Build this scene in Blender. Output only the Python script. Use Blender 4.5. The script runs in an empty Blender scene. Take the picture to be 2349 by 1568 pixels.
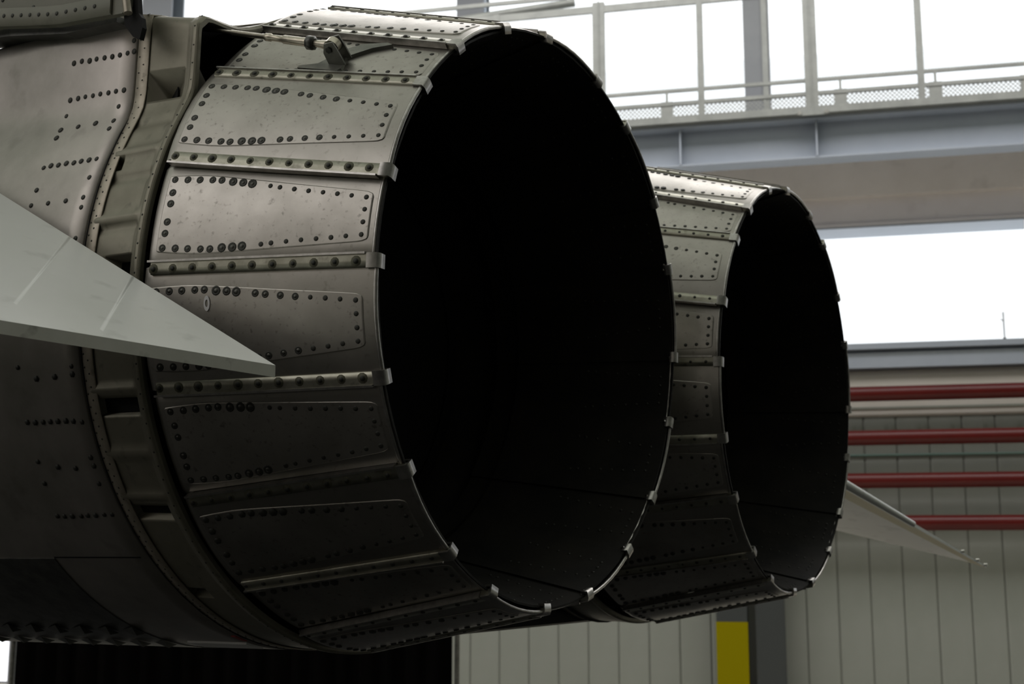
import bpy, math, random
import numpy as np
from mathutils import Matrix, Vector
random.seed(7)
S = bpy.context.scene
C = S.collection
R = math.radians
ZS = 2.0                                    # height of the near nozzle's rim centre above the floor

# ------------------------------------------------------------------ camera
CAM = Vector((1.18306, -2.04839, 1.56483))
FW = Vector((-0.522225, 0.837236, 0.162224)); RT = Vector((0.848481, 0.529227, 0.0)); UP = RT.cross(FW)
cd = bpy.data.cameras.new('camera'); cam = bpy.data.objects.new('camera', cd); C.objects.link(cam)
m3 = Matrix((RT, UP, -FW)).transposed()
cam.matrix_world = Matrix.Translation(CAM) @ m3.to_4x4()
cd.sensor_width = 36; cd.lens = 2895.8 / 2349 * 36
cd.clip_start = .05; cd.clip_end = 300
cd.dof.use_dof = True; cd.dof.focus_distance = 2.02; cd.dof.aperture_fstop = 8.5
S.camera = cam

# ------------------------------------------------------------------ world, lights, exposure
wd = bpy.data.worlds.new('overcast'); S.world = wd; wd.use_nodes = True
bg = wd.node_tree.nodes['Background']
bg.inputs['Color'].default_value = (.97, .97, 1.0, 1); bg.inputs['Strength'].default_value = 1.6
vs = S.view_settings
vs.view_transform = 'Standard'; vs.look = 'None'; vs.exposure = 0.0; vs.gamma = 1; vs.use_curve_mapping = False

# wall frame: O on the floor below the far wall, W along the wall, N towards the camera
WO = Vector((-6.22623, 9.83026, 0)); WW = Vector((0.943495, 0.331392, 0)); WN = Vector((0.331392, -0.943495, 0))
def wl(s, d, z): return WO + WW * s + WN * d + Vector((0, 0, z))
def area(name, s, d, z, w, h, power, col, tgt):
    ld = bpy.data.lights.new(name, 'AREA'); ld.shape = 'RECTANGLE'; ld.size = w; ld.size_y = h
    ld.energy = power; ld.color = col
    o = bpy.data.objects.new(name, ld); C.objects.link(o)
    o.location = wl(s, d, z)
    zax = (o.location - tgt).normalized() if isinstance(tgt, Vector) else -WN
    x = Vector((0, 0, 1)).cross(zax).normalized(); y = zax.cross(x)
    o.matrix_world = Matrix.Translation(o.location) @ Matrix((x, y, zax)).transposed().to_4x4()
    return o
# added area lights under the closed ceiling, brightening petals, tailplane and far wall
def fill_light(name, s, d, w, h, power, col):
    ld = bpy.data.lights.new(name, 'AREA'); ld.shape = 'RECTANGLE'; ld.size = w; ld.size_y = h
    ld.energy = power; ld.color = col
    o = bpy.data.objects.new(name, ld); C.objects.link(o)
    o.matrix_basis = Matrix.Translation(wl(s, d, 9.55)) @ Matrix.Rotation(math.atan2(WW.y, WW.x), 4, 'Z')
    return o
fill_light('roof_fill_light', -11.5, 20.6, 23, 7, 960, (1.0, .955, .94))
fill_light('roof_fill_light', -2.0, 12.0, 22, 7.5, 300, (.97, 1.0, .91))
fill_light('roof_fill_light', 0.0, 4.6, 20, 3.4, 1020, (1.0, .965, .96))

# ------------------------------------------------------------------ helpers
def tag(o, label=None, cat=None, group=None, kind=None):
    for k, v in (('label', label), ('category', cat), ('group', group), ('kind', kind)):
        if v: o[k] = v
    return o
def link(name, me, parent=None, M=None):
    o = bpy.data.objects.new(name, me); C.objects.link(o)
    M = M or Matrix.Identity(4)
    if parent is not None:
        o.parent = parent
        o.matrix_basis = world_of(parent).inverted() @ M
    else:
        o.matrix_basis = M
    return o
def world_of(o):
    M = o.matrix_basis.copy()
    while o.parent is not None:
        o = o.parent; M = o.matrix_basis @ M
    return M
def empty(name, loc):
    o = bpy.data.objects.new(name, None); C.objects.link(o); o.location = loc; o.empty_display_size = .2
    o.matrix_basis = Matrix.Translation(loc)
    return o

class MB:
    def __init__(s): s.v = []; s.f = []; s.m = []; s.sm = []
    def add(s, vs_, fs, mat=0, smooth=False):
        b = len(s.v); s.v += [tuple(v) for v in vs_]
        for f in fs: s.f.append(tuple(b + i for i in f)); s.m.append(mat); s.sm.append(smooth)
    def box(s, p0, ex, ey, ez, mat=0):
        p0 = Vector(p0); ex, ey, ez = Vector(ex), Vector(ey), Vector(ez)
        v = [p0 + ex * i + ey * j + ez * k for k in (0, 1) for j in (0, 1) for i in (0, 1)]
        f = [(0, 2, 3, 1), (4, 5, 7, 6), (0, 1, 5, 4), (2, 6, 7, 3), (0, 4, 6, 2), (1, 3, 7, 5)]
        if ex.cross(ey).dot(ez) < 0: f = [q[::-1] for q in f]
        s.add(v, f, mat)
    def wbox(s, s0, s1, d0, d1, z0, z1, mat=0):
        s.box(wl(s0, d0, z0), WW * (s1 - s0), WN * (d1 - d0), (0, 0, z1 - z0), mat)
    def prism(s, poly, ext, mat=0, smooth=False):
        n = len(poly); ext = Vector(ext); v = [Vector(p) for p in poly]; v += [p + ext for p in v]
        f = [tuple(range(n))[::-1], tuple(range(n, 2 * n))]
        s.add(v, f, mat); s.add(v, [(i, (i + 1) % n, n + (i + 1) % n, n + i) for i in range(n)], mat, smooth)
    def tube(s, pts, rad, n=12, mat=0, cap=True):
        pts = [Vector(p) for p in pts]; rad = rad if isinstance(rad, (list, tuple)) else [rad] * len(pts)
        v = []
        t0 = (pts[1] - pts[0]).normalized()
        x = t0.orthogonal().normalized()
        for i, p in enumerate(pts):
            t = (pts[min(i + 1, len(pts) - 1)] - pts[max(i - 1, 0)]).normalized()
            x = (x - t * x.dot(t)).normalized(); y = t.cross(x)
            for k in range(n):
                a = 2 * math.pi * k / n; v.append(p + (x * math.cos(a) + y * math.sin(a)) * rad[i])
        f = [(i * n + k, i * n + (k + 1) % n, (i + 1) * n + (k + 1) % n, (i + 1) * n + k) for i in range(len(pts) - 1) for k in range(n)]
        s.add(v, f, mat, True)
        if cap: s.add(v[:n], [tuple(range(n))[::-1]], mat); s.add(v[-n:], [tuple(range(n))], mat)
    def grid(s, G, mat=0, smooth=True, flip=False, wrap=False):
        """G[i][j] of points"""
        ni, nj = len(G), len(G[0]); v = [p for r_ in G for p in r_]; f = []
        for i in range(ni - 1):
            for j in range(nj if wrap else nj - 1):
                q = (i * nj + j, i * nj + (j + 1) % nj, (i + 1) * nj + (j + 1) % nj, (i + 1) * nj + j)
                f.append(q[::-1] if flip else q)
        s.add(v, f, mat, smooth)
    def shell(s, G, H, mat=0, flip=False):
        """closed plate between outer grid G and inner grid H, hard edges"""
        s.grid(G, mat, True, flip); s.grid(H, mat, True, not flip)
        ni, nj = len(G), len(G[0])
        s.grid([[G[0][j] for j in range(nj)], [H[0][j] for j in range(nj)]], mat, False, not flip)
        s.grid([[G[-1][j] for j in range(nj)], [H[-1][j] for j in range(nj)]], mat, False, flip)
        s.grid([[G[i][0] for i in range(ni)], [H[i][0] for i in range(ni)]], mat, False, flip)
        s.grid([[G[i][-1] for i in range(ni)], [H[i][-1] for i in range(ni)]], mat, False, not flip)
    def mesh(s, name, mats):
        me = bpy.data.meshes.new(name); me.from_pydata(s.v, [], s.f)
        for m in mats: me.materials.append(m)
        me.polygons.foreach_set('material_index', s.m); me.polygons.foreach_set('use_smooth', s.sm)
        me.update(); return me
    def build(s, name, mats, parent=None, M=None):
        if not isinstance(mats, (list, tuple)): mats = [mats]
        return link(name, s.mesh(name, mats), parent, M)

# ------------------------------------------------------------------ materials
def material(name, col, rough=.5, metal=0.0, col2=None, scale=6.0, detail=6, bump=0.0, bscale=60.0, spots=0.0,
             spotscale=30.0, rvar=0.0, emit=None, spec=.5, rand=0.0, stretch=None):
    m = bpy.data.materials.new(name); m.use_nodes = True; nt = m.node_tree; N = nt.nodes; Lk = nt.links
    b = N['Principled BSDF']; b.inputs['Metallic'].default_value = metal; b.inputs['Roughness'].default_value = rough
    b.inputs['Specular IOR Level'].default_value = spec
    b.inputs['Base Color'].default_value = (*col, 1)
    tc = N.new('ShaderNodeTexCoord'); src = tc.outputs['Object']
    if stretch:
        mp = N.new('ShaderNodeMapping'); mp.inputs['Scale'].default_value = stretch; Lk.new(src, mp.inputs['Vector']); src = mp.outputs['Vector']
    out = None
    if col2:
        n = N.new('ShaderNodeTexNoise'); n.inputs['Scale'].default_value = scale; n.inputs['Detail'].default_value = detail
        n.inputs['Roughness'].default_value = .62; Lk.new(src, n.inputs['Vector'])
        cr = N.new('ShaderNodeValToRGB'); cr.color_ramp.elements[0].position = .32; cr.color_ramp.elements[1].position = .68
        cr.color_ramp.elements[0].color = (*col, 1); cr.color_ramp.elements[1].color = (*col2, 1)
        Lk.new(n.outputs['Fac'], cr.inputs['Fac']); out = cr.outputs['Color']
        if rvar:
            mr = N.new('ShaderNodeMapRange'); mr.inputs['To Min'].default_value = rough - rvar; mr.inputs['To Max'].default_value = rough + rvar
            n3 = N.new('ShaderNodeTexNoise'); n3.inputs['Scale'].default_value = scale * 2.3; n3.inputs['Detail'].default_value = 8; Lk.new(src, n3.inputs['Vector'])
            Lk.new(n3.outputs['Fac'], mr.inputs['Value']); Lk.new(mr.outputs['Result'], b.inputs['Roughness'])
    if spots:
        n2 = N.new('ShaderNodeTexNoise'); n2.inputs['Scale'].default_value = spotscale; n2.inputs['Detail'].default_value = 4; Lk.new(src, n2.inputs['Vector'])
        c2 = N.new('ShaderNodeValToRGB'); c2.color_ramp.elements[0].position = .60; c2.color_ramp.elements[1].position = .74
        c2.color_ramp.elements[0].color = (0, 0, 0, 1); c2.color_ramp.elements[1].color = (1, 1, 1, 1)
        Lk.new(n2.outputs['Fac'], c2.inputs['Fac'])
        mu = N.new('ShaderNodeMath'); mu.operation = 'MULTIPLY'; mu.inputs[1].default_value = spots; Lk.new(c2.outputs['Color'], mu.inputs[0])
        mx = N.new('ShaderNodeMixRGB'); mx.inputs['Color2'].default_value = (col[0] * .25, col[1] * .25, col[2] * .23, 1)
        if out is not None: Lk.new(out, mx.inputs['Color1'])
        else: mx.inputs['Color1'].default_value = (*col, 1)
        Lk.new(mu.outputs[0], mx.inputs['Fac']); out = mx.outputs['Color']
    if rand:
        oi = N.new('ShaderNodeObjectInfo'); hs = N.new('ShaderNodeHueSaturation')
        mr = N.new('ShaderNodeMapRange'); mr.inputs['To Min'].default_value = 1 - rand; mr.inputs['To Max'].default_value = 1 + rand
        Lk.new(oi.outputs['Random'], mr.inputs['Value']); Lk.new(mr.outputs['Result'], hs.inputs['Value'])
        if out is not None: Lk.new(out, hs.inputs['Color'])
        else: hs.inputs['Color'].default_value = (*col, 1)
        out = hs.outputs['Color']
    if out is not None: Lk.new(out, b.inputs['Base Color'])
    if bump:
        nb = N.new('ShaderNodeTexNoise'); nb.inputs['Scale'].default_value = bscale; nb.inputs['Detail'].default_value = 5; Lk.new(src, nb.inputs['Vector'])
        bp = N.new('ShaderNodeBump'); bp.inputs['Strength'].default_value = bump; bp.inputs['Distance'].default_value = .004
        Lk.new(nb.outputs['Fac'], bp.inputs['Height']); Lk.new(bp.outputs['Normal'], b.inputs['Normal'])
    if emit: b.inputs['Emission Color'].default_value = (*emit[:3], 1); b.inputs['Emission Strength'].default_value = emit[3]
    return m

M_petal = material('bare_petal_metal', (.29, .28, .25), .38, .95, (.38, .36, .33), 7, 7, .10, 25, .25, 95, .07)
M_cover = material('cover_plate_metal', (.315, .30, .27), .40, .95, (.43, .41, .375), 9, 7, .10, 30, .5, 120, .08)
M_strip = material('seam_strip_metal', (.27, .265, .21), .42, .9, (.44, .43, .36), 22, 6, .06, 60, .5, 60, .07)
M_edge = material('worn_rim_metal', (.50, .485, .46), .36, 1.0, (.32, .31, .29), 60, 5)
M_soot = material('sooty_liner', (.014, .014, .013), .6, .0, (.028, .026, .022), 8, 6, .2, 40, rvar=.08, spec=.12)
M_void = material('black_recess', (.006, .006, .006), .9)  # flat black for dark parts, and for shade painted in vents and gaps
M_rivd = material('rivet_flange', (.042, .043, .036), .6, .3)
M_rivc = material('rivet_head', (.10, .10, .09), .45, .8)
M_skin = material('fuselage_skin', (.255, .245, .215), .40, .78, (.41, .38, .35), 5, 7, .12, 9, .30, 14, .07)
M_ring = material('khaki_ring_skin', (.19, .18, .135), .48, .55, (.27, .255, .20), 9, 7, .15, 22, .4, 40, .08)
M_ringlite = material('ring_flange_skin', (.42, .38, .31), .45, .6, (.30, .27, .215), 25, 6, .05, 50, .5, 60)
M_fin = material('drab_green_paint', (.150, .152, .115), .55, .0, (.195, .190, .150), 7, 6, .05, 20, .4, 20)
M_stab = material('pale_grey_paint', (.88, .90, .87), .30, .0, (.93, .94, .93), 3.0, 6, .04, 12, .25, 14, .05, spec=1.0)
M_stabe = material('weathered_edge_paint', (.60, .61, .54), .5, .0, (.70, .70, .64), 14, 6, .05, 40, .75, 22)
M_stabb = material('cream_underside_paint', (.84, .74, .38), .5, .0, (.88, .79, .46), 5, 5)
M_rod = material('steel_rod', (.40, .37, .29), .35, 1.0, (.56, .52, .44), 40, 5, .05, 80, .5, 60)
M_dark = material('dark_oily_steel', (.06, .063, .058), .42, .8, (.13, .13, .12), 30, 6, .1, 60)
M_brkt = material('stained_bracket_steel', (.17, .175, .155), .5, .7, (.28, .28, .25), 25, 6, .1, 60, .5, 40)
M_stain = material('oil_stain', (.085, .085, .055), .6, .3, (.16, .155, .11), 60, 3)
M_white = material('white_marking', (.75, .75, .75), .5)
M_red = material('red_marking', (.32, .025, .02), .5)
M_walll = material('pale_fascia_sheet', (.50, .475, .42), .5, .0, (.54, .51, .46), 1.5, 3)
M_wall = material('wall_sheet', (.215, .23, .20), .5, .0, (.24, .25, .225), 1.5, 3)
M_walld = material('dark_green_wall', (.030, .034, .028), .7, 0, (.04, .044, .036), 1, spec=.1)
M_wallr = material('wall_sheet_seam', (.22, .235, .20), .5)
M_conc = material('concrete_fascia', (.66, .62, .60), .75, 0, (.76, .72, .71), 1.3, 7, .2, 8, .15, 5)
M_conc_lit = material('lit_concrete_fascia', (.82, .78, .80), .7, 0, (.90, .87, .89), 1.3, 7, .1, 8, .1, 5)  # same concrete, stronger light on the lower step put into its colour
M_bluegrey = material('bluegrey_steel_paint', (.36, .40, .46), .5, .1, (.40, .44, .50), 2, 4)
M_rail = material('galvanised_rail', (.26, .27, .255), .5, .4, (.34, .35, .33), 6, 4)
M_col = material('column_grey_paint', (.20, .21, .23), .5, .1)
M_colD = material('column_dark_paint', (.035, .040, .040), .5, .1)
M_yel = material('yellow_safety_paint', (.22, .185, .0005), .7, spec=.05)
M_redp = material('red_pipe_paint', (.085, .0065, .005), .33, 0, (.072, .0055, .0045), 3, 4, spec=.3)
M_teal = material('green_cable', (.10, .17, .14), .5)
M_floor = material('dark_floor', (.018, .018, .017), .75, 0, (.026, .026, .024), .7, 5, spec=.1)
M_bounce = material('pale_bounce_slab', (.62, .58, .48), .5, 0, (.68, .64, .55), .8)
M_ceil = material('ceiling_sheet', (.46, .52, .40), .7)
M_glass = bpy.data.materials.new('window_glass'); M_glass.use_nodes = True
nt = M_glass.node_tree; nt.nodes.clear()
_o = nt.nodes.new('ShaderNodeOutputMaterial'); _t = nt.nodes.new('ShaderNodeBsdfTransparent'); _g = nt.nodes.new('ShaderNodeBsdfGlossy'); _x = nt.nodes.new('ShaderNodeMixShader')
_g.inputs['Roughness'].default_value = .03; _x.inputs['Fac'].default_value = .05; _t.inputs['Color'].default_value = (.96, .98, .98, 1)
nt.links.new(_t.outputs[0], _x.inputs[1]); nt.links.new(_g.outputs[0], _x.inputs[2]); nt.links.new(_x.outputs[0], _o.inputs[0])
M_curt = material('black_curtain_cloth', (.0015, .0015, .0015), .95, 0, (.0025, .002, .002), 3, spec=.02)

# ================================================================== the hangar
S0, S1, DN, ZC = -24.0, 12.0, 25.5, 9.6
b = MB(); b.wbox(S0 - .3, S1 + .3, -.3, DN + .3, -.2, 0); tag(b.build('floor', M_floor), kind='structure')
b = MB(); b.wbox(S0, S1, 0, 6.5, 0, .006); tag(b.build('floor', M_bounce), kind='structure')  # unseen pale slab added to bounce light onto far tailplane and wall
b = MB(); b.wbox(S0 - .3, S1 + .3, -.3, DN + .3, ZC, ZC + .2); tag(b.build('ceiling', M_ceil), kind='structure')
b = MB(); b.wbox(S0 - .25, S0, -.25, DN + .25, 0, ZC); tag(b.build('wall_left', M_walld), kind='structure')
b = MB(); b.wbox(S1, S1 + .25, -.25, DN + .25, 0, ZC); tag(b.build('wall_right', M_wall), kind='structure')
b = MB(); b.wbox(S0, S1, DN, DN + .25, 0, ZC); b.wbox(S0, S1, DN - .06, DN, 0, 1.7, 1); tag(b.build('wall_near', [M_walll, M_walld]), kind='structure')  # unseen wall; pale above, dark band added below to shape reflections

# far wall: core behind, sheet panels in front; doorway in its lower left
DX0, DX1, DZ = -8.4, -5.98, 2.2
b = MB()
b.wbox(S0, DX0, -.25, 0, 0, 3.42); b.wbox(DX1, S1, -.25, 0, 0, 3.42); b.wbox(DX0, DX1, -.25, 0, DZ, 3.42)
b.wbox(S0, S1, -.25, 0, 4.93, 5.75)
b.wbox(S0, S1, -.25, 0, 9.2, ZC)
wallf = tag(b.build('wall_far', M_wall), kind='structure')
pm = {}
def wall_panel(s0, s1, z0, z1, top):
    key = (round(s1 - s0, 3), round(z1 - z0, 3), top)
    if key not in pm:
        q = MB(); w = s1 - s0 - .006; h = z1 - z0
        # folded cassette: flat face, bevelled long edges
        prof = [(0, .013), (.014, .022), (w - .014, .022), (w, .013)]
        v = [WW * x + WN * d + Vector((0, 0, z)) for z in (0, h) for x, d in prof]
        q.add(v, [(0, 1, 5, 4), (1, 2, 6, 5), (2, 3, 7, 6), (0, 3, 2, 1), (4, 5, 6, 7), (0, 4, 7, 3)])
        pm[key] = q.mesh('wall_panel', [M_wall])
    return link('wall_panel', pm[key], wallf, Matrix.Translation(wl(s0 + .005, .012, z0)))
k = 0; s = -.46 - .325 * 17
while s < 7.2:
    if s > DX1 + .02:
        wall_panel(s, s + .325, 0.0, 2.93, False)
    s += .325
# narrow double ribs and little clips above the seams, behind the pipes
clip = MB(); clip.box((0, 0, 0), WW * .02, WN * .008, (0, 0, .10)); clm = clip.mesh('rib_clip', [M_wallr])
s = 2.08
while s < 6.6:
    link('rib_clip', clm, wallf, Matrix.Translation(wl(s - .045, .039, 2.74))); link('rib_clip', clm, wallf, Matrix.Translation(wl(s + .025, .039, 2.74)))
    s += .325
b = MB()
n = 8
for i in range(n):                          # rounded drip fascia above the panels
    a0, a1 = math.pi / 2 * i / n, math.pi / 2 * (i + 1) / n
b.prism([wl(-6, 0, 2.93), wl(-6, .045, 2.93), wl(-6, .06, 2.95), wl(-6, .06, 3.36), wl(-6, .03, 3.42), wl(-6, 0, 3.42)], WW * 17.9)
tag(b.build('trim_1', M_walll), kind='structure')
b = MB(); b.wbox(-6, 11.9, .06, .075, 3.01, 3.03); tag(b.build('trim_2', M_wallr), kind='structure')
# sill beam
b = MB(); b.wbox(S0, S1, -.2, .16, 3.43, 3.585); b.wbox(S0, S1, -.2, .10, 3.585, 3.625); b.wbox(S0, S1, -.2, .22, 3.62, 3.68)
tag(b.build('trim_3', M_bluegrey), kind='structure')
# windows (frame + glass) lower band and upper band
def window(name, s0, s1, z0, z1, bars):
    b = MB(); t = .05
    b.wbox(s0, s1, -.16, -.08, z0, z0 + t); b.wbox(s0, s1, -.16, -.08, z1 - t, z1)
    b.wbox(s0, s0 + t, -.16, -.08, z0, z1); b.wbox(s1 - t, s1, -.16, -.08, z0, z1)
    w = tag(b.build(name, M_bluegrey), kind='structure')
    q = MB(); q.wbox(s0 + t, s1 - t, -.125, -.115, z0 + t, z1 - t); q.build('glass_pane', M_glass, w)
window('window_1', 2.96, 9.6, 3.64, 4.95, 1)
window('window_2', -6, 2.70, 3.64, 4.95, 1)
window('window_3', -24, -4.65, 5.72, 9.25, 1)
window('window_4', -4.55, -.60, 5.72, 9.25, 1)
window('window_5', -.40, 2.76, 5.72, 9.25, 1)
window('window_6', 2.86, 12, 5.72, 9.25, 1)
# doorway frame in the far left corner
b = MB(); b.wbox(DX0, DX0 + .08, -.2, .06, 0, DZ); b.wbox(DX1 - .08, DX1, -.2, .06, 0, DZ); b.wbox(DX0, DX1, -.2, .06, DZ - .08, DZ)
tag(b.build('door_1', M_col), kind='structure')
# concrete fascia in two steps
b = MB(); b.wbox(S0, S1, 0, .30, 4.93, 5.21); b.wbox(S0, S1, -.1, .33, 4.90, 4.935)
tag(b.build('trim_4', M_conc_lit), kind='structure')
b = MB(); b.prism([wl(S0, 0, 5.21), wl(S0, .42, 5.21), wl(S0, .60, 5.52), wl(S0, .60, 5.56), wl(S0, 0, 5.56)], WW * (S1 - S0))
tag(b.build('trim_5', M_conc), kind='structure')
b = MB(); b.wbox(S0, S1, .56, .66, 5.545, 5.575); tag(b.build('trim_6', M_rail), kind='structure')
b = MB(); b.wbox(S0, S1, -.1, .34, 4.885, 4.90); tag(b.build('trim_7', M_bluegrey), kind='structure')

# ---- crane girder with stiffeners
g = empty('girder', wl(2, 1.2, 5.36))
tag(g, 'long blue-grey steel girder below the mesh walkway along the window wall', 'girder')
b = MB(); b.wbox(-9, 11, 1.19, 1.21, 5.39, 5.78); b.build('web', M_bluegrey, g)
b = MB(); b.wbox(-9, 11, 1.04, 1.36, 5.765, 5.79); b.build('flange', M_bluegrey, g)
b = MB(); b.wbox(-9, 11, 1.08, 1.32, 5.375, 5.392); b.build('flange', M_bluegrey, g)
q = MB(); q.box((0, 0, 0), WW * .016, WN * .12, (0, 0, .374)); qm = q.mesh('stiffener', [M_bluegrey])
for s in (-6.37, -5.03, -2.17, -.83, 2.03, 3.37, 6.23, 7.57): link('stiffener', qm, g, Matrix.Translation(wl(s, 1.21, 5.391)))
# brackets that carry the girder on the wall
q = MB(); q.box((0, 0, 0), WW * .14, WN * .62, (0, 0, .18)); qm = q.mesh('wall_bracket', [M_bluegrey])
for s in (-6.3, -2.3, 1.7, 5.7, 9.7): link('wall_bracket', qm, g, Matrix.Translation(wl(s, .58, 5.585)))

# ---- mesh walkway on the girder
wk = empty('walkway', wl(2, 1.3, 5.79))
tag(wk, 'grey steel walkway with posts, rails and wire mesh panels above the girder', 'walkway')
b = MB(); b.wbox(-9, 11, .55, 1.40, 5.792, 5.806); b.build('deck', M_rail, wk)
b = MB(); b.wbox(-9, 11, 1.385, 1.43, 5.795, 5.868); b.build('kick_rail', M_rail, wk)
def rail(z0, z1, d0=1.39, d1=1.42, s0=-9, s1=11, nm='rail'):
    b = MB(); b.wbox(s0, s1, d0, d1, z0, z1); return b.build(nm, M_rail, wk)
rail(6.125, 6.158); rail(5.985, 6.022); rail(7.05, 7.125); rail(7.235, 7.275, s1=.9)
post = MB(); post.box((0, 0, 0), WW * .125, WN * .05, (0, 0, 1.36)); post.box(WW * .058 + WN * .05, WW * .010, WN * .012, (0, 0, 1.40))
postm = post.mesh('post', [M_rail])
thin = MB(); thin.box((0, 0, 0), WW * .062, WN * .05, (0, 0, 1.33)); thinm = thin.mesh('post', [M_rail])
ss = [1.17 + 2.115 * k for k in range(-4, 5)]
for s in ss:
    link('post', postm, wk, Matrix.Translation(wl(s, 1.375, 5.80)))
    link('post', thinm, wk, Matrix.Translation(wl(s + 1.065, 1.375, 5.80)))
gus = MB(); gus.box((0, 0, 0), WW * .12, WN * .012, (0, 0, .17)); gusm = gus.mesh('kick_plate', [M_rail])
stub = MB(); stub.box((0, 0, 0), WW * .022, WN * .02, (0, 0, .12)); stubm = stub.mesh('stub_post', [M_rail])
for s in (-6.55, -5.5, -4.45, -3.4, -2.35, -1.3, -.2, .78, 1.86, 3.56, 4.45, 5.28, 6.2, 7.3):
    link('kick_plate', gusm, wk, Matrix.Translation(wl(s, 1.40, 5.86)))
    link('stub_post', stubm, wk, Matrix.Translation(wl(s + .05, 1.40, 6.015)))
# splice plate with two bright bolts below the thick post
b = MB(); b.wbox(3.20, 3.50, 1.43, 1.45, 5.77, 5.812); sp = b.build('splice_plate', M_rail, wk)
for s in (3.22, 3.48):
    b = MB(); b.tube([wl(s, 1.45, 5.79), wl(s, 1.475, 5.79)], .022, 10); b.build('bolt', M_edge, sp)
# wire mesh: diamond mesh in the kick strip and a wide mesh in the bays (joined)
def mesh_panel(s0, s1, z0, z1, pitch, w, nm='wire_mesh'):
    b = MB(); h = z1 - z0; k = s0 - h
    while k < s1:
        for sg in (1, -1):
            a, c_ = (k, k + h) if sg > 0 else (k + h, k)
            za, zc = z0, z1
            # clip to s0..s1
            pa, pc = [a, za], [c_, zc]
            def clipx(p, q, lim, low):
                if (p[0] < lim) == low and (q[0] < lim) != low:
                    t = (lim - p[0]) / (q[0] - p[0]); return [lim, p[1] + t * (q[1] - p[1])]
                return p
            if max(a, c_) <= s0 or min(a, c_) >= s1: continue
            pa, pc = clipx(pa, pc, s0, True), clipx(pc, pa, s0, True)
            pa, pc = clipx(pa, pc, s1, False), clipx(pc, pa, s1, False)
            A, B = wl(pa[0], 1.402, pa[1]), wl(pc[0], 1.402, pc[1])
            dr = (B - A); nn = dr.cross(WN).normalized() * w * .5
            b.add([A - nn, A + nn, B + nn, B - nn, A - nn + WN * w, A + nn + WN * w, B + nn + WN * w, B - nn + WN * w],
                  [(0, 1, 2, 3), (7, 6, 5, 4), (0, 4, 5, 1), (2, 6, 7, 3)])
        k += pitch
    tag(b.build(nm, M_rail, wk), kind='stuff')
for s in [x for x in ss if -1 < x < 6]:
    mesh_panel(s + .125, s + 1.065, 5.868, 5.985, .042, .007)
    mesh_panel(s + 1.127, s + 2.115, 5.868, 5.985, .042, .007)
    mesh_panel(s + .125, s + 1.065, 6.158, 7.05, .03, .0016)
    mesh_panel(s + 1.127, s + 2.115, 6.158, 7.05, .03, .0016)

# ---- columns in the wall plane
def hcol(name, s0, s1, d, z0, z1, mat, label, group=None, paint=None):
    r_ = empty(name, wl((s0 + s1) / 2, d, z0)); tag(r_, label, 'column', group)
    t = .03; dp = .30
    b = MB(); b.wbox(s0, s1, d, d + t, z0, z1); b.build('flange', mat, r_)
    b = MB(); b.wbox(s0, s1, d - dp, d - dp + t, z0, z1); b.build('flange', mat, r_)
    b = MB(); b.wbox((s0 + s1) / 2 - .012, (s0 + s1) / 2 + .012, d - dp + t, d, z0, z1); b.build('web', mat, r_)
    if paint:
        b = MB(); e = .004
        b.wbox(s0 - e, s1 + e, d - .001, d + t + e, z0, paint); b.build('yellow_paint_band', M_yel, r_)
    return r_
hcol('steel_column', 2.66, 2.94, .02, 5.58, 9.58, M_col, 'grey steel column seen through the mesh railing at upper right')
hcol('steel_column', -.66, -.34, .02, 5.58, 9.58, M_col, 'grey steel column rising just above the near exhaust nozzle')
hcol('steel_column', -4.76, -4.35, .02, 5.58, 9.58, M_col, 'pale grey steel column in the gap beside the tail fin')
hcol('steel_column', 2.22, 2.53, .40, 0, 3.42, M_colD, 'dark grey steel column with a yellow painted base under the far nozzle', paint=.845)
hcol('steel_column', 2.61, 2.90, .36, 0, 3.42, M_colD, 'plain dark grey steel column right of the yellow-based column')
# perforated cable tray up the right column
tr = MB(); tr.wbox(2.86, 2.92, .06, .075, 5.9, 9.4); tray = tag(tr.build('cable_tray', M_rail), 'narrow perforated metal strip running up the upper right column', 'cable tray')
# sloping handrails top centre
b = MB(); b.tube([wl(-3.2, .9, 7.16), wl(.9, .9, 7.42)], .045, 10)
tag(b.build('brace_tube', M_rail), 'thin grey brace tube crossing the windows above the near nozzle', 'brace')

# ---- red pipes
for i, (z, lab) in enumerate(((3.14, 'topmost of the four red pipes on the far wall'), (2.69, 'second red pipe from the top on the far wall'),
                              (2.255, 'third red pipe from the top on the far wall'), (1.83, 'lowest of the four red pipes on the far wall'))):
    g_ = empty('red_pipe', wl(2, .3, z)); tag(g_, lab, 'pipe', 'red pipes along the far wall')
    b = MB(); b.tube([wl(3.05, .3, z), wl(11.5, .3, z)], .077, 20); b.build('pipe_body', M_redp, g_)
    q = MB(); q.box((0, 0, 0), WW * .04, WN * .21, (0, 0, .05)); qm = q.mesh('pipe_bracket', [M_rail])
    for s in (3.12, 7.9, 11.2): link('pipe_bracket', qm, g_, Matrix.Translation(wl(s, .049, z - .12)))
b = MB(); b.tube([wl(3.05, .05, 2.53), wl(11.5, .05, 2.53)], .012, 8)
tag(b.build('green_cable', M_teal), 'thin green cable stretched between the second and third red pipes', 'cable')

# ---- small pole on the sill behind the right window
b = MB(); q = wl(5.22, -.03, 3.68)
b.tube([q, q + Vector((0, 0, .05))], .016, 8, 1); b.tube([q + Vector((0, 0, .05)), q + Vector((0, 0, .32))], .010, 8)
b.tube([q + Vector((0, 0, .22)), q + Vector((0, 0, .25)) - WW * .035], .006, 6)
tag(b.build('sill_pole', [M_white, M_dark]), 'small pale pole standing on the sill of the right window', 'pole')

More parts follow.
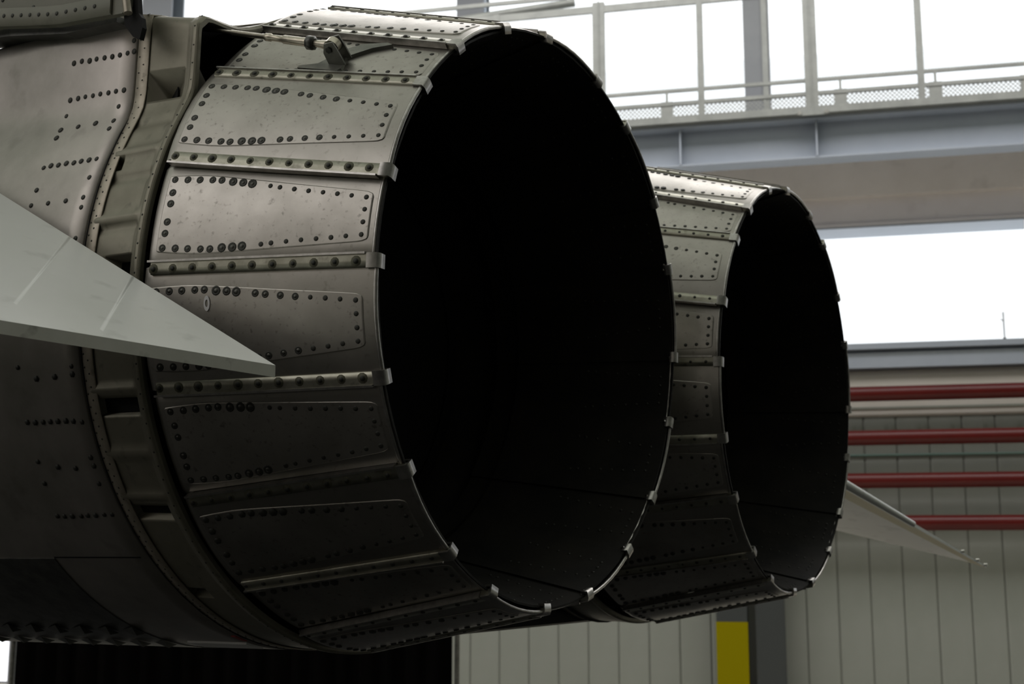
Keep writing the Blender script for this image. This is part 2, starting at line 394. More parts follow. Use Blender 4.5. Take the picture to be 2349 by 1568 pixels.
# ---- black curtain partition below the fuselage
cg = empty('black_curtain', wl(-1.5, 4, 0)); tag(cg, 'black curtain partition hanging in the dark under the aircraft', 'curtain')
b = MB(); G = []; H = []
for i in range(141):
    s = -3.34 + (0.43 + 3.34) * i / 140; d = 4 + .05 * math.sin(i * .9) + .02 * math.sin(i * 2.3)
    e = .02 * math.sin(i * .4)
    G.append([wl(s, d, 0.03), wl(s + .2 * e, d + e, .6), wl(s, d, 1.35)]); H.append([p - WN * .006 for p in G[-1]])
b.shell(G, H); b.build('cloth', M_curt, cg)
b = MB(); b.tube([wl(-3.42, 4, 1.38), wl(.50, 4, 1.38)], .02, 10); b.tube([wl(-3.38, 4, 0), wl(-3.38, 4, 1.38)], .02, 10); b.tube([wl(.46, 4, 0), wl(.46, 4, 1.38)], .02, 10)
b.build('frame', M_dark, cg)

# ================================================================== the aircraft
AX = Vector((0.999568, 0, -0.029393)); E1 = Vector((0, 1, 0)); E2 = Vector((0.029393, 0, 0.999568))
AX2 = Vector((0.999157, 0.026873, -0.031026)).normalized(); F1 = Vector((0, 0, 1)).cross(AX2).normalized(); F2 = AX2.cross(F1)
C1 = Vector((0, 0, ZS)); C2 = Vector((.0278, 1.2498, -.0031 + ZS))
LN, RR, RB = .4025, .55, .6523
air = empty('jet_aircraft', (-1.6, .62, 0))
tag(air, 'twin-engined military jet in bare metal seen from behind, its two exhaust nozzles open', 'aircraft')

class Fr:
    def __init__(s, c, ax, e1, e2): s.c, s.ax, s.e1, s.e2 = c, ax, e1, e2
    def pt(s, th, a, r):
        t = R(th); return s.c - s.ax * a + (s.e1 * math.cos(t) + s.e2 * math.sin(t)) * r
    def cone(s, th, q, h=0.0):              # q: 0 rim .. 1 base
        P = s.pt(th, LN * q, RR + (RB - RR) * q + h); P.z += .0067 * q; return P
    def frame(s, th, q, h=0.0):
        P = s.cone(th, q, h); X = (s.cone(th, q - .01, h) - P).normalized(); T = (s.cone(th + .1, q, h) - P).normalized()
        Z = X.cross(T).normalized()
        if Z.dot(P - s.pt(th, LN * q, 0)) < 0: Z = -Z
        return P, X, T, Z
N1 = Fr(C1, AX, E1, E2); N2 = Fr(C2, AX2, F1, F2)
def mat_at(P, X, T, Z, sc):
    Y = Z.cross(X)
    return Matrix.Translation(P) @ Matrix((X * sc, Y * sc, Z * sc)).transposed().to_4x4()

def dome(ns, rings, m0=0, m1=1, cut=99):
    q = MB(); v = []; f = []; n = ns
    for (r, z) in rings:
        for k in range(n): a = 2 * math.pi * k / n; v.append((r * math.cos(a), r * math.sin(a), z))
    v.append((0, 0, rings[-1][1] + .06))
    for i in range(len(rings) - 1):
        q_f = [(i * n + k, i * n + (k + 1) % n, (i + 1) * n + (k + 1) % n, (i + 1) * n + k) for k in range(n)]
        f += [(x, m0 if i < cut else m1) for x in q_f]
    L_ = (len(rings) - 1) * n
    f += [((L_ + k, L_ + (k + 1) % n, len(v) - 1), m1) for k in range(n)]
    for vv in v: q.v.append(vv)
    for x, m in f: q.f.append(x); q.m.append(m); q.sm.append(True)
    return q
riv_big = dome(12, [(1, -.05), (.95, .07), (.62, .07), (.55, .0), (.46, .16)], 0, 1, 3).mesh('rivet', [M_rivd, M_rivc])
riv_small = dome(10, [(1, -.05), (.93, .13), (.55, .24)], 0, 0, 9).mesh('rivet', [M_rivd, M_rivc])
bolt_mesh = dome(10, [(2.3, -.05), (2.2, .06), (1.15, .08), (1.05, .55), (.5, .8)], 0, 1, 2).mesh('bolt', [M_stain, M_rivd])
_small = dome(6, [(1, -.05), (.9, .3)], 0, 0, 9)
def scatter(mb, P, X, T, Z, sc):            # a small rivet joined into a row
    Y = Z.cross(X); b0 = len(mb.v)
    for v in _small.v: mb.v.append(tuple(P + (X * v[0] + Y * v[1] + Z * v[2]) * sc))
    for f_ in _small.f: mb.f.append(tuple(b0 + i for i in f_)); mb.m.append(0); mb.sm.append(True)

# seam angles (at the rim), alternately starting an overlapping petal
SEAMS = [111.3, 130.0, 143.6, 164.2, 179.2, 198.8, 214.4, 234.0, 248.6, 269.0, 285.9, 306.6, 322.8, 343.6, 359.0, 380.9, 396.8, 418.2, 432.9, 455.5]
def base_angle(i):
    """seam angle at the base: pulled towards even 18 degree spacing"""
    c = SEAMS[i]
    over = (SEAMS[i] + SEAMS[i + 1]) / 2 if i % 2 == 0 else (SEAMS[i - 1] + SEAMS[i]) / 2
    return over + (-9.0 if i % 2 == 0 else 9.0) - .3
RIV = []
for q_, th_ in ((.93, -5.45), (.871, -5.5), (.815, -5.55), (.757, -5.6), (.715, -5.6)): RIV.append((q_, th_, 'M'))
for q_, th_ in ((.663, -5.4), (.617, -5.3), (.575, -5.15)): RIV.append((q_, th_, 'L'))
for q_, th_ in ((.493, -4.85), (.45, -4.65), (.386, -4.4), (.323, -4.15)): RIV.append((q_, th_, 'S4'))
for q_, th_ in ((.26, -3.95), (.198, -3.75), (.137, -3.5), (.074, -3.25)): RIV.append((q_, th_, 'S'))
RIV = RIV + [(a_, -b_, c_) for a_, b_, c_ in RIV]
RIV += [(.926, -3.3, 'M'), (.924, -1.5, 'M'), (.924, 1.4, 'M'), (.926, 3.2, 'M'), (.073, -1.1, 'S'), (.073, 1.1, 'S')]
OUTL = [(-6.1, .955), (-6.45, .80), (-6.25, .68), (-4.5, .10), (-4.25, .065), (-3.7, .048), (3.7, .048), (4.25, .065), (4.5, .10), (6.25, .68), (6.45, .80), (6.1, .955)]

def make_nozzle(F, near):
    noz = MB()                              # throat ring and jet pipe: the fixed part behind the petals
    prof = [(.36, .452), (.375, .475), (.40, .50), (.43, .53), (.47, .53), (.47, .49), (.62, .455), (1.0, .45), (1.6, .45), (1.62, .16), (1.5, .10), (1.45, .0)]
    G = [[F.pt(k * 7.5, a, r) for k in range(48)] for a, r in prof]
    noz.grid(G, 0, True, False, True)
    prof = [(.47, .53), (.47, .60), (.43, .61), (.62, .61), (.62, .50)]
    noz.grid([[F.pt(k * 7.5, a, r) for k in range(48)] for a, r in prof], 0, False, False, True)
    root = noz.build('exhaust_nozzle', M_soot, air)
    if near: root['label'] = 'larger nearer exhaust nozzle'
    else: root['label'] = 'farther exhaust nozzle at right'
    small = MB()
    n = len(SEAMS)
    for i in range(n):
        over = i % 2 == 0
        r0, r1 = SEAMS[i], SEAMS[(i + 1) % n] + (360 if i == n - 1 else 0)
        b0 = base_angle(i); b1 = base_angle((i + 1) % n) + (360 if i == n - 1 else 0)
        cr_, cb = (r0 + r1) / 2, (b0 + b1) / 2
        hr, hb = (r1 - r0) / 2, (b1 - b0) / 2
        jit = random.uniform(-.0012, .0012)
        hoff = (0.0 if over else -.0065) + jit
        q0, q1 = (0.0, 1.0) if over else (.022, 1.0)
        def surf(u, q, h=0.0):              # u -1..1 across the petal
            c_, w_ = cr_ + (cb - cr_) * q, hr + (hb - hr) * q
            ext = 1.0 if over else 1.06
            th = c_ + u * w_ * ext
            fl = -.0035 * (u * u - .5) if over else -.0075 * max(0, abs(u) - .80) / .20
            roll = -.006 * max(0, (q - .965) / .035) ** 2
            return F.cone(th, q, hoff + h + fl + roll)
        us = [-1, -.95, -.87, -.80, -.6, -.3, 0, .3, .6, .80, .87, .95, 1]
        qs = [q0, q0 + .012, .06, .2, .4, .6, .8, .95, .975, q1]
        G = [[surf(u, q) for u in us] for q in qs]; H = [[surf(u, q, -.005) for u in us] for q in qs]
        b = MB(); b.shell(G, H, 0)
        # rolled rim bead
        bead = [surf(u, q0, -.0025) for u in us]
        b.tube(bead, .0038, 8, 1)
        b.build('outer_petal', [M_petal, M_edge], root)
        # raised cover plate with rounded corners
        def thq(t, q):
            c_ = cr_ + (cb - cr_) * q; w_ = hr + (hb - hr) * q
            return surf((t + .15) / (w_ * (1.0 if over else 1.06)), q, .0)
        def lift(t, q, h):
            P = thq(t, q); O_ = F.pt(0, LN * q, 0); d = (P - O_).normalized(); return P + d * h
        rows = 15; G2 = []; H2 = []
        ql = [.045, .0485, .053, .07, .09, .13, .25, .38, .5, .6, .68, .75, .80, .88, .950, .9545, .958]
        wl_ = [3.4, 3.75, 4.05, 4.35, 4.48, 4.62, 5.0, 5.38, 5.75, 6.03, 6.25, 6.4, 6.42, 6.3, 6.1, 6.0, 5.8]
        tt = [-1, -.982, -.96, -.7, -.35, 0, .35, .7, .96, .982, 1]
        for q, w_ in zip(ql, wl_):
            edge = q in (ql[0], ql[-1])
            G2.append([lift(t * w_, q, .0001 if (edge or abs(t) == 1) else .0014) for t in tt]); H2.append([lift(t * w_, q, -.001) for t in tt])
        b = MB(); b.shell(G2, H2, 0); b.build('cover_plate', M_cover, root)
        # rivets
        mid = ((cr_ + cb) / 2) % 360
        solo = (near and 112 < mid < 215) or ((not near) and 112 < mid < 200)
        for (q, t, kd) in RIV:
            P = lift(t, q, .0014); dq = (lift(t, q - .01, .0014) - P).normalized(); dt = (lift(t + .1, q, .0014) - P).normalized()
            Z = dq.cross(dt).normalized()
            if Z.dot(P - F.pt(0, LN * q, 0)) < 0: Z = -Z
            sc = {'L': .0080, 'M': .0066, 'S': .0043, 'S4': .0062 if over else .0043}[kd] * random.uniform(.94, 1.06)
            mm = riv_big if sc > .0055 else riv_small
            if solo and (near or q < .42):
                link('rivet', mm, root, mat_at(P, dq, dt, Z, sc))
            else:
                scatter(small, P, dq, dt, Z, sc)
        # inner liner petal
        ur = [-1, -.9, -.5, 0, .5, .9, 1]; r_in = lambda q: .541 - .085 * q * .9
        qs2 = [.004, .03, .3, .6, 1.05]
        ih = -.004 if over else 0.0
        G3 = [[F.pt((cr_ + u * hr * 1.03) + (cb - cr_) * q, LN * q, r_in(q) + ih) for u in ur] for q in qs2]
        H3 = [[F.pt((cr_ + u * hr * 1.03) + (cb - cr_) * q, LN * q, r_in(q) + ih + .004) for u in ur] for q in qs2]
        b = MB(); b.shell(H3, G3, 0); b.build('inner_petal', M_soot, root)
        for (q, t, kd) in RIV:
            if kd == 'S' or kd == 'S4':
                P = F.pt(cr_ + t, LN * q, r_in(q) + ih - .0003); ctr = F.pt(0, LN * q, 0); Z = (ctr - P).normalized(); scatter(small, P, F.ax, F.ax.cross(Z), Z, .0035)
        # seam strip over each seam, its lip towards the underlying petal, a hook at the rim
        sgn = -1 if i % 2 == 0 else 1       # side on which the under petal lies
        c0r, c0b = SEAMS[i], base_angle(i)
        st = MB()
        def spt(w, q, h):                   # w metres across
            th = c0r + (c0b - c0r) * q - sgn * .35; r_ = RR + (RB - RR) * q
            return F.cone(th + math.degrees(w / r_), q, h)
        qq = [-.008, .01, .2, .4, .6, .8, .955]
        cross = [(-.0105, .0), (-.0100, .0032), (.0, .0036), (.0085, .0036), (.0100, .0036)]
        sg = sgn
        Gs = [[spt(sg * w, q, h) for w, h in cross] for q in qq]; Hs = [[spt(sg * w, q, -.009) for w, h in cross] for q in qq]
        st.shell(Gs, Hs, 0, flip=(sg < 0))
        lq = [.035, .2, .4, .6, .8, .968]   # bright folded lip
        lip = [(.0100, -.006), (.0100, .0062), (.0135, .0062), (.0135, -.006)]
        G4 = [[spt(sg * w, q, h) for w, h in lip] for q in lq]
        st.shell([[r_[1], r_[2]] for r_ in G4], [[r_[0], r_[3]] for r_ in G4], 1, flip=(sg < 0))
        hk = [[spt(sg * w, q, h) for w in (-.0118, .0118)] for q, h in ((.03, .0045), (-.012, .0045), (-.018, -.002), (-.014, -.016), (.02, -.018))]
        hk2 = [[spt(sg * w, q, h) for w in (-.0118, .0118)] for q, h in ((.03, .0015), (-.006, .0015), (-.010, -.003), (-.008, -.012), (.02, -.014))]
        st.shell(hk, hk2, 1, flip=(sg < 0))
        st.build('seam_strip', [M_strip, M_edge], root)
        soloB = (near and 112 < (c0r % 360) < 215)
        for kq in range(11):
            q = .072 + kq * .087
            P = spt(-sg * .001, q, .0036); P2 = spt(-sg * .001, q - .01, .0036); P3 = spt(.002, q, .0036)
            X = (P2 - P).normalized(); T = (P3 - P).normalized(); Z = X.cross(T).normalized()
            if Z.dot(P - F.pt(0, LN * q, 0)) < 0: Z = -Z
            sc = .0034 * random.choice((.9, 1, 1, 1.15))
            if soloB: link('bolt', bolt_mesh, root, mat_at(P, X, T, Z, sc))
            else: scatter(small, P, X, T, Z, sc * 1.2)
    tag(small.build('rivet_rows', M_rivd, root), kind='stuff')
    return root
noz1 = make_nozzle(N1, True)
noz2 = make_nozzle(N2, False)
# chalk ring on a petal
b = MB(); G = [[], []]; P0_ = (185.4, .70)
G = [[N1.cone(P0_[0] + math.cos(2 * math.pi * k / 24) * rr * 100, P0_[1] + math.sin(2 * math.pi * k / 24) * rr * 1.15, .0035) for k in range(24)] for rr in (.0115, .0055)]
b.grid(G, 0, True, True, True); b.build('chalk_mark', M_white, noz1)

# ---- fuselage
def Rf(th, a):
    base = .652 if a < .555 else .654 + .045 * (a - .555)
    g = min(a - .415, .19)
    rc = .727 + .236 * g; yw = .556 + .07 * g
    if th < 138: return base + (rc - base) * math.exp(-(abs(138 - th) / (4.6 + 30 * g)) ** 1.3)
    if th >= 162: return base
    k = yw / abs(math.cos(R(th)))           # the flat upright side below the shoulder
    return min(math.log(math.exp(150 * base) + math.exp(150 * k)) / 150, rc)
FC2 = C1 + Vector((0, 1.25, 0))
def sec_pt(side, th, a, dr=0):              # side 0: near nacelle, 1: far nacelle (mirrored)
    t = R(th); r = Rf(th, a) + dr
    if side == 0: return C1 - AX * a + (E1 * math.cos(t) + E2 * math.sin(t)) * r
    return FC2 - AX * a + (-E1 * math.cos(t) + E2 * math.sin(t)) * r
def sect(a, dr=0):
    L_ = [sec_pt(0, th, a, dr) for th in [90 + 180 * k / 120 for k in range(121)]]
    R_ = [sec_pt(1, th, a, dr) for th in [270 - 180 * k / 120 for k in range(121)]]
    return L_ + R_
aa = [.5575, .5585, .60, .66, .72, .80, .9, 1.05, 1.25, 1.5, 1.8, 2.2, 2.7, 3.3]
b = MB()
b.grid([sect(a, -.004 if i == 0 else 0) for i, a in enumerate(aa)], 0, True, True, True)
rear = sect(aa[0], -.004); front = sect(aa[-1])
b.add(rear, [tuple(range(len(rear)))], 1); b.add(front, [tuple(range(len(front)))[::-1]], 1)
fus = b.build('fuselage', [M_skin, M_void], air)

# rear ring of each nacelle with pressed creases, scoops and slots
RECT = [(144.9, 149.0, .440, .524, .070, 'ramp'), (159.8, 162.3, .512, .546, .035, 'hole'), (176.8, 181.5, .436, .500, .04, 'hole'),
        (197.9, 200.5, .432, .534, .022, 'slot'), (215.3, 217.8, .440, .532, .022, 'slot'), (233.0, 235.6, .482, .536, .022, 'slot')]
def ring_r(th, a):
    r = Rf(th, max(a, .415))
    d = 0.0
    if .425 < a < .545:
        e = min(1, (a - .425) / .012, (.545 - a) / .012)
        for c0, amp, w in ((159.2, .006, .9), (164.0, -.005, .8), (170.9, .007, .8), (172.2, -.004, .7), (196.6, .006, .6), (206.5, .005, .9), (213.6, .006, .6), (153.5, -.003, .8)):
            d += e * amp * math.exp(-((th - c0) / w) ** 2)
        d += -.003 * e
    for t0, t1, a0, a1, dp, kd in RECT:
        if t0 < th < t1 and a0 < a < a1:
            if kd == 'ramp': d -= dp * (.15 + .85 * (a - a0) / (a1 - a0)) 
            else: d -= dp
    return r + d
def nring(side):
    F_ = lambda th, a, r: (C1 - AX * a + (E1 * math.cos(R(th)) + E2 * math.sin(R(th))) * r) if side == 0 else (FC2 - AX * a + (-E1 * math.cos(R(th)) + E2 * math.sin(R(th))) * r)
    ths = sorted(set([60 + .6 * k for k in range(401)] + [t for q in RECT for t in (q[0] + .01, q[0] - .01, q[1] - .01, q[1] + .01)]))
    ars = sorted(set([.413, .415, .420, .425, .437, .45, .465, .48, .495, .51, .525, .535, .545, .553, .5545] + [t for q in RECT for t in (q[2] - .0004, q[2] + .0004, q[3] - .0004, q[3] + .0004)]))
    if side == 1:
        ths = [60 + 3 * k for k in range(81)]; ars = [.413, .415, .44, .48, .52, .553, .5545]
    G = [[F_(th, a, (ring_r(th, a) if side == 0 else Rf(th, max(a, .415))) - (.004 if a < .4135 or a > .5542 else 0)) for th in ths] for a in ars]
    H = [[F_(th, a, Rf(th, max(a, .415)) - .012 - (.055 if side == 0 and any(q[0] - 1 < th < q[1] + 1 for q in RECT) and .43 < a < .55 else 0)) for th in ths] for a in ars]
    b = MB(); b.shell(G, H, 0, flip=(side == 0)); 
    rg = b.build('nacelle_ring', [M_ring], air)
    for a0, a1 in ((.525, .552), (.4155, .4265)):       # riveted edge flanges
        tl = [60 + 2 * k for k in range(121)]; 
        ff = [t for t in tl if not any(q[0] - .3 < t < q[1] + .3 and q[2] < a1 and q[3] > a0 for q in RECT)]
        f = MB(); G = [[F_(t, a, Rf(t, a) + h) for t in tl] for a, h in ((a0, .0002), (a0 + .001, .0012), (a1 - .001, .0012), (a1, .0002))]
        H = [[F_(t, a, Rf(t, a) - .001) for t in tl] for a in (a0, a0 + .001, a1 - .001, a1)]
        f.shell(G, H, 0, flip=(side == 0)); f.build('edge_flange', M_ringlite if a0 > .5 else M_ring, rg)
    if side == 0:
        sm = MB()
        for a, st, ph in ((.5465, 2.0, 0), (.5365, 2.0, 1.0), (.4200, 2.2, .6)):
            t = 133 + ph
            while t < 262:
                P = F_(t, a, Rf(t, a) + .0012); Zn = (P - (C1 - AX * a)).normalized(); scatter(sm, P, AX, AX.cross(Zn), Zn, .0019); t += st
        tag(sm.build('rivet_rows', M_rivd, rg), kind='stuff')
        for t0, t1, a0, a1, dp, kd in RECT:             # black sheet painting the shade inside each opening
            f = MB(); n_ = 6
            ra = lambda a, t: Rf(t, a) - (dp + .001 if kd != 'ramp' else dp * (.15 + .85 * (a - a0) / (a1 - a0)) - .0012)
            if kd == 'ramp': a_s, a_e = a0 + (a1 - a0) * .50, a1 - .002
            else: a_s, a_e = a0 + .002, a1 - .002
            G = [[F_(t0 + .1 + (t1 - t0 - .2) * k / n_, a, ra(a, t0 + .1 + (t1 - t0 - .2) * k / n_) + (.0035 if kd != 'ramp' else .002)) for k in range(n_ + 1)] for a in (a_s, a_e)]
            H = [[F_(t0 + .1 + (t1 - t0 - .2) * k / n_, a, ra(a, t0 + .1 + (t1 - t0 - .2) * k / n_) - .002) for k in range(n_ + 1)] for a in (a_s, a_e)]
            f.shell(G, H, 0, flip=True); f.build('vent_shade', M_void, rg)
    return rg
ring1 = nring(0); ring2 = nring(1)
# black backing added between ring and jet pipe, painting the gap's shade
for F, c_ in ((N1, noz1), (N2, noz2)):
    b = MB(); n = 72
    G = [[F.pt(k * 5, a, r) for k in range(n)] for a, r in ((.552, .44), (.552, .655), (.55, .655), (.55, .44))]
    b.grid(G, 0, False, False, True); b.build('gap_backing', M_void, c_)

# skin rivets
ROWS = [(142.0, 0.723), (142.0, 0.701), (142.2, 0.679), (142.2, 0.66), (142.3, 0.638), (142.4, 0.617), (142.4, 0.597), (142.3, 0.578), (142.2, 0.562), (140.9, 0.564), (146.8, 0.725), (146.8, 0.703), (146.8, 0.683), (146.9, 0.662), (146.9, 0.642), (147.0, 0.62), (147.0, 0.6), (147.0, 0.58), (149.3, 0.588), (151.9, 0.588), (153.5, 0.589), (151.8, 0.635), (151.9, 0.68), (149.2, 0.728), (152.0, 0.726), (153.7, 0.725), (159.8, 0.718), (159.6, 0.7), (159.7, 0.68), (159.6, 0.66), (159.7, 0.64), (159.6, 0.622), (159.6, 0.602), (159.6, 0.583), (163.0, 0.583), (166.5, 0.582), (168.2, 0.58), (166.7, 0.625), (166.7, 0.67), (166.7, 0.714), (164.0, 0.713), (173.3, 0.577)]
LOW = [(192.7,.576),(193.9,.576),(194.1,.62),(194.2,.666),(192.3,.71),(200.8,.709),(200.9,.689),(200.9,.669),(200.9,.651),(200.9,.632),(200.9,.612),(201.0,.594),(201.2,.573),(206.8,.576),(208.2,.575),(211.2,.579),(208.5,.622),(208.2,.665),(207.2,.711),(210.9,.715),(216.8,.721),(216.9,.703),(216.9,.683),(216.9,.66),(216.8,.643),(216.8,.623),(216.7,.601),(216.7,.581)]
low = MB()
for lst, solo in ((ROWS, True), (LOW, False)):
    for th, a in lst:
        P = sec_pt(0, th, a, .0006); X = (sec_pt(0, th, a - .01, .0006) - P).normalized(); T = (sec_pt(0, th + .3, a, .0006) - P).normalized(); Z = X.cross(T).normalized()
        if Z.dot(P - (C1 - AX * a)) < 0: Z = -Z
        sc = .0052 * random.uniform(.9, 1.15)
        if solo: link('rivet', riv_small, fus, mat_at(P, X, T, Z, sc))
        else: scatter(low, P, X, T, Z, sc)
tag(low.build('rivet_rows', M_rivd, fus), kind='stuff')
# pressed doubler seam low on the skin, belly louvres, worn markings
def skin_patch(name, t0, t1, a0, a1, h, mat, nT=10, nA=6, hi=.001):
    b = MB(); G = [[sec_pt(0, t0 + (t1 - t0) * j / nT, a0 + (a1 - a0) * i / nA, h) for j in range(nT + 1)] for i in range(nA + 1)]
    H = [[sec_pt(0, t0 + (t1 - t0) * j / nT, a0 + (a1 - a0) * i / nA, -hi) for j in range(nT + 1)] for i in range(nA + 1)]
    b.shell(G, H, 0, flip=True); return b.build(name, mat, fus)
skin_patch('belly_panel', 225.5, 268, .80, 1.9, .002, M_dark)
skin_patch('panel_gap', 225.2, 225.5, .575, .80, .0004, M_void, 2, 6, .0005)
skin_patch('white_marking', 254.6, 259.0, .58, .74, .0042, M_white)
skin_patch('red_marking', 250.0, 253.0, .562, .574, .0016, M_red)
lv = MB(); lv.add([(0, 0, 0), (.045, -.02, 0), (.045, .02, 0), (.045, 0, .011)], [(0, 2, 1), (0, 1, 3), (0, 3, 2), (1, 2, 3)]); lvm = lv.mesh('louvre', [M_dark])
for th0, a_s in ((255.3, 9), (247.5, 8)):
    for k in range(a_s):
        a = .84 + k * .075
        P = sec_pt(0, th0, a, .0035); X = (sec_pt(0, th0, a - .01, .0035) - P).normalized(); T = (sec_pt(0, th0 + .3, a, .0035) - P).normalized(); Z = X.cross(T).normalized()
        if Z.dot(P - (C1 - AX * a)) < 0: Z = -Z
        link('louvre', lvm, fus, mat_at(P, X, T, Z, 1.0))

# ---- near stabilator
def plate(name, top, th, mats, parent, dz=None):
    """flat slab from an outline; last material on the rim"""
    top = [Vector(p) for p in top]; nrm = (top[1] - top[0]).cross(top[-1] - top[0]).normalized()
    if nrm.z < 0: nrm = -nrm
    cen = sum(top, Vector()) / len(top)
    b = MB(); n = len(top)
    bot = [p - Vector((0, 0, 1)) * th for p in top]
    f = tuple(range(n))
    area_up = (top[1] - top[0]).cross(top[2] - top[0]).z > 0
    b.add(top, [f if area_up else f[::-1]], 0); b.add(bot, [f[::-1] if area_up else f], 2)
    for i in range(n):
        j = (i + 1) % n; q = (0, 1, 2, 3) if not area_up else (3, 2, 1, 0)
        b.add([top[i], top[j], bot[j], bot[i]], [q], 1)
    return b.build(name, mats, parent), nrm
Z2 = Vector((0, 0, ZS))
A0 = Vector((-.060, -.70, -.173)) + Z2; A1 = Vector((-.721, -.70, .184)) + Z2
A2 = Vector((-.202, -1.058, -.148)) + Z2     # second point of the trailing edge
root_f = A0 + (A1 - A0) * 1.7; te = A0 + (A2 - A0) * 3.2
tip_f = te + (A1 - A0) * .75
stab, nr = plate('stabilator', [A0, te, tip_f, root_f], .0175, [M_stab, M_stabe, M_stabe], air)
stab['label'] = 'pale grey tailplane beside the near nozzle'
sp_ = MB(); mid = A0 + (A1 - A0) * 1.15
sp_.tube([mid + Vector((0, .12, -.055)), mid + Vector((0, -.02, -.055))], .03, 16); sp_.build('pivot_spindle', M_dark, stab)
# raised panel ribs faintly telegraphing through the skin
for kr, kt, fr in ((.46, .66, .93), (.70, .98, .85)):
    b = MB(); p = A0 + (A1 - A0) * kr; q = A0 + (A2 - A0) * kt; q = p + (q - p) * fr
    u = (A1 - A0).normalized() * .010; w_ = u * .45
    b.add([p, p + u, q + u, q, p + w_ + nr * .0003, q + w_ + nr * .0003], [(0, 4, 5, 3), (1, 2, 5, 4), (0, 1, 4), (2, 3, 5)], 0, True)
    b.build('skin_rib', M_stab, stab)

# ---- far stabilator, drooping beyond the far nozzle
T = Vector((.162, 2.9, -.495)) + Z2; A = Vector((-.082, 2.05, -.221)) + Z2; B = Vector((-.32, 2.7, -.334)) + Z2
T2 = Vector((.005, 2.86, -.452)) + Z2
rootA = A + (A - T) * .16
rootB = Vector((-1.15, 1.95, -.12)) + Z2
lead = B + (B - T) * .25
nf = (T - rootA).cross(B - rootA).normalized()
stab2 = None
b = MB()
top = [rootA, T, B, lead, rootB]; th = .022
bot = [p - Vector((0, 0, th if i in (0, 3, 4) else .006)) for i, p in enumerate(top)]
b.add(top, [(0, 1, 2, 3, 4)], 0); b.add(bot, [(4, 3, 2, 1, 0)], 2)
for i in range(5):
    j = (i + 1) % 5; b.add([top[i], bot[i], bot[j], top[j]], [(0, 1, 2, 3)], 1)
stab2 = b.build('stabilator', [M_stab, M_stab, M_stabb], air); stab2['label'] = 'cream far tailplane drooping right of the far nozzle'
b = MB(); e0 = rootA + (T - rootA) * .02; e1_ = rootA + (T - rootA) * .52
b.tube([e0 + Vector((0, 0, -.008)), e1_ + Vector((0, 0, -.006))], [.017, .011], 10); b.build('trailing_edge', M_stab, stab2)
b = MB(); b.tube([rootB + Vector((.3, -.1, -.02)), rootB + Vector((.3, .1, -.03))], .045, 12); b.build('pivot_spindle', M_dark, stab2)
for f_ in (.83, .93, .985):
    P = rootA + (T - rootA) * f_
    b = MB(); b.tube([P, P + Vector((.012, 0, .001))], .005, 6); b.build('static_wick', M_stabe, stab2)

# ---- fin base above the shoulder
fin = MB()
FB = [(-1.6, .66), (-.869, .556), (-.700, .521), (-.523, .503), (-.508, .515), (-.500, 1.7), (-1.1, 1.75), (-2.0, 1.7)]
poly = [Vector((x, -.62, z + ZS)) for x, z in FB]
fin.prism(poly[::-1], (0, .012, 0), 0)
finp = fin.build('tail_fin', M_fin, air)
# lower attachment strip of the fin, proud of it, with rivets
def finz(x):
    pts = [(-1.6, .66), (-.869, .556), (-.700, .521), (-.523, .503)]
    for (x0, z0), (x1, z1) in zip(pts[:-1], pts[1:]):
        if x <= x1: return z0 + (z1 - z0) * (x - x0) / (x1 - x0)
    return pts[-1][1]
b = MB(); xs = [-1.6 + .0457 * k for k in range(24)]
G = [[Vector((x, -.623 - (.003 if 0 < i < 3 else 0), finz(x) + dz + ZS)) for x in xs] for i, dz in enumerate((.0, .003, .034, .037))]
H = [[p + Vector((0, .004, 0)) for p in r_] for r_ in G]
b.shell(G, H, 0, flip=False); strip = b.build('attachment_strip', M_fin, finp)
rv = MB(); x = -1.5
while x < -.585:
    P = Vector((x, -.6265, finz(x) + .020 + ZS)); link('rivet', riv_small, finp, mat_at(P, Vector((1, 0, 0)), Vector((0, 0, 1)), Vector((0, -1, 0)), .0042)); x += .026
for x, z in ((-.771, .573), (-.768, .60), (-.865, .61), (-.61, .57), (-.61, .60), (-.53, .555)):
    P = Vector((x, -.6205, z + ZS)); link('rivet', riv_small, finp, mat_at(P, Vector((1, 0, 0)), Vector((0, 0, 1)), Vector((0, -1, 0)), .0045))
# dark strip painting the shade beneath the fin; hinge lug behind it
b = MB(); poly = [Vector((x, -.60, z + ZS)) for x, z in ((-1.6, .68), (-.869, .57), (-.700, .535), (-.56, .515), (-.56, .503), (-.700, .512), (-.869, .545), (-1.6, .645))]
b.prism(poly, (0, .05, 0), 0); b.build('fin_shade_strip', M_dark, finp)
b = MB()
hp = [(-.522, .53), (-.500, .56), (-.492, .50), (-.484, .490), (-.480, .470), (-.486, .450), (-.503, .458), (-.527, .485), (-.530, .505)]
b.prism([Vector((x, -.61, z + ZS)) for x, z in hp][::-1], (0, .010, 0), 0); b.build('hinge_lug', M_void, finp)
b = MB(); b.tube([Vector((-.513, -.622, .535 + ZS)), Vector((-.505, -.622, .498 + ZS))], .008, 8); b.build('hinge_pin', M_ringlite, finp)

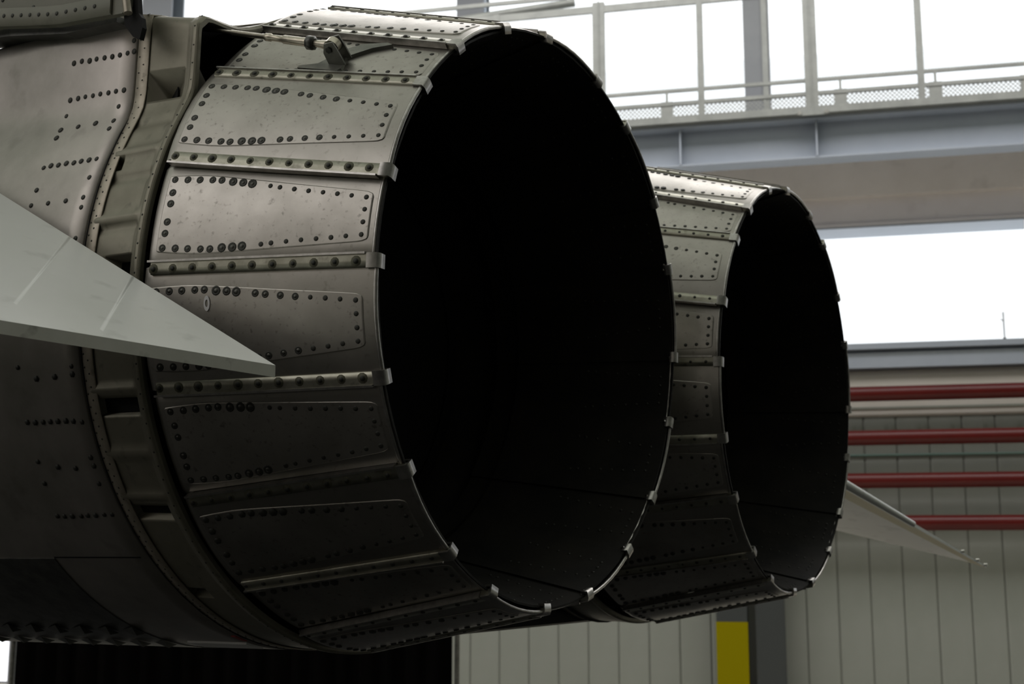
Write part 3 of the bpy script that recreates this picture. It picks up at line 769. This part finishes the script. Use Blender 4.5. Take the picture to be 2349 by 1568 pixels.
# ---- nozzle actuator rod with its clevis bracket on the upper petal
rodA = Vector((-.416, -.506, .489)) + Z2; rodB = Vector((-.160, -.474, .414)) + Z2
d = (rodB - rodA)
act = MB(); act.tube([rodA - d * .25, rodA + d * .16, rodA + d * .17, rodA + d * .45, rodA + d * .46, rodA + d * .50, rodA + d * .51, rodA + d * .60, rodA + d * .61, rodA + d * .80],
                     [.0035, .0035, .0048, .0048, .0072, .0072, .0055, .0060, .0078, .0078], 14)
act = act.build('actuator_rod', M_rod, air)
b = MB(); b.tube([rodA + d * .80, rodA + d * .805, rodA + d * .85, rodA + d * .855], [.008, .0125, .0125, .008], 8); b.build('lock_nut', M_dark, act)
b = MB(); b.tube([rodA + d * .85, rodA + d * .97], [.0055, .009], 10)
up = (N1.frame(139.3, .42)[3]); tang = N1.frame(139.3, .42)[2]
b.tube([rodB - tang * .007, rodB + tang * .007], .014, 16); b.build('rod_end', M_rod, act)
b = MB(); b.tube([rodB - tang * .017, rodB + tang * .017], .006, 6); b.build('pivot_bolt', M_dark, act)
# bracket: base plate arms and two cheeks
br = MB()
for sgn_ in (-1, 1):
    off = tang * (.0105 * sgn_)
    foot = [N1.cone(139.3 + sgn_ * 1.0, q, .001) for q in (.47, .39)]
    topc = rodB + off
    pl = [foot[0], foot[1], topc + AX * .016 - up * .004, topc + AX * .010 + up * .012, topc - AX * .008 + up * .012, topc - AX * .014 - up * .004]
    br.prism(pl, tang * .003 * sgn_)
brk = br.build('clevis_bracket', M_brkt, act)
def petal_poly(pts, h0, h1, mat, name):
    b = MB(); n = len(pts); v = [N1.cone(t, q, h1) for t, q in pts] + [N1.cone(t, q, h0) for t, q in pts]
    f = [tuple(range(n)), tuple(range(n, 2 * n))[::-1]] + [(i, i + n, (i + 1) % n + n, (i + 1) % n) for i in range(n)]
    b.add(v, f); return b.build(name, mat, act)
petal_poly([(142.2, .60), (142.3, .41), (141.6, .40), (138.0, .42), (134.4, .34), (132.5, .27), (131.9, .30), (133.2, .40), (136.0, .47), (138.5, .49), (140.6, .52), (141.6, .60)], -.006, .0012, M_brkt, 'bracket_foot')

# ---- turn the whole place so that the hangar walls run along the world axes
TURN = Matrix.Rotation(-math.atan2(WW.y, WW.x), 4, 'Z')
allo = list(S.objects)
worlds = {o.name: world_of(o) for o in allo}
baked = set(); new = {}
for o in allo:
    M = worlds[o.name]
    if o.type in ('MESH', 'EMPTY') and all(abs(M[r][c] - (r == c)) < 1e-6 for r in range(3) for c in range(3)):
        if o.type == 'MESH' and o.data.name not in baked:
            o.data.transform(TURN); baked.add(o.data.name)
        new[o.name] = Matrix.Translation(TURN @ M.translation)
    else:
        new[o.name] = TURN @ M
for o in allo:
    o.matrix_basis = new[o.parent.name].inverted() @ new[o.name] if o.parent else new[o.name]
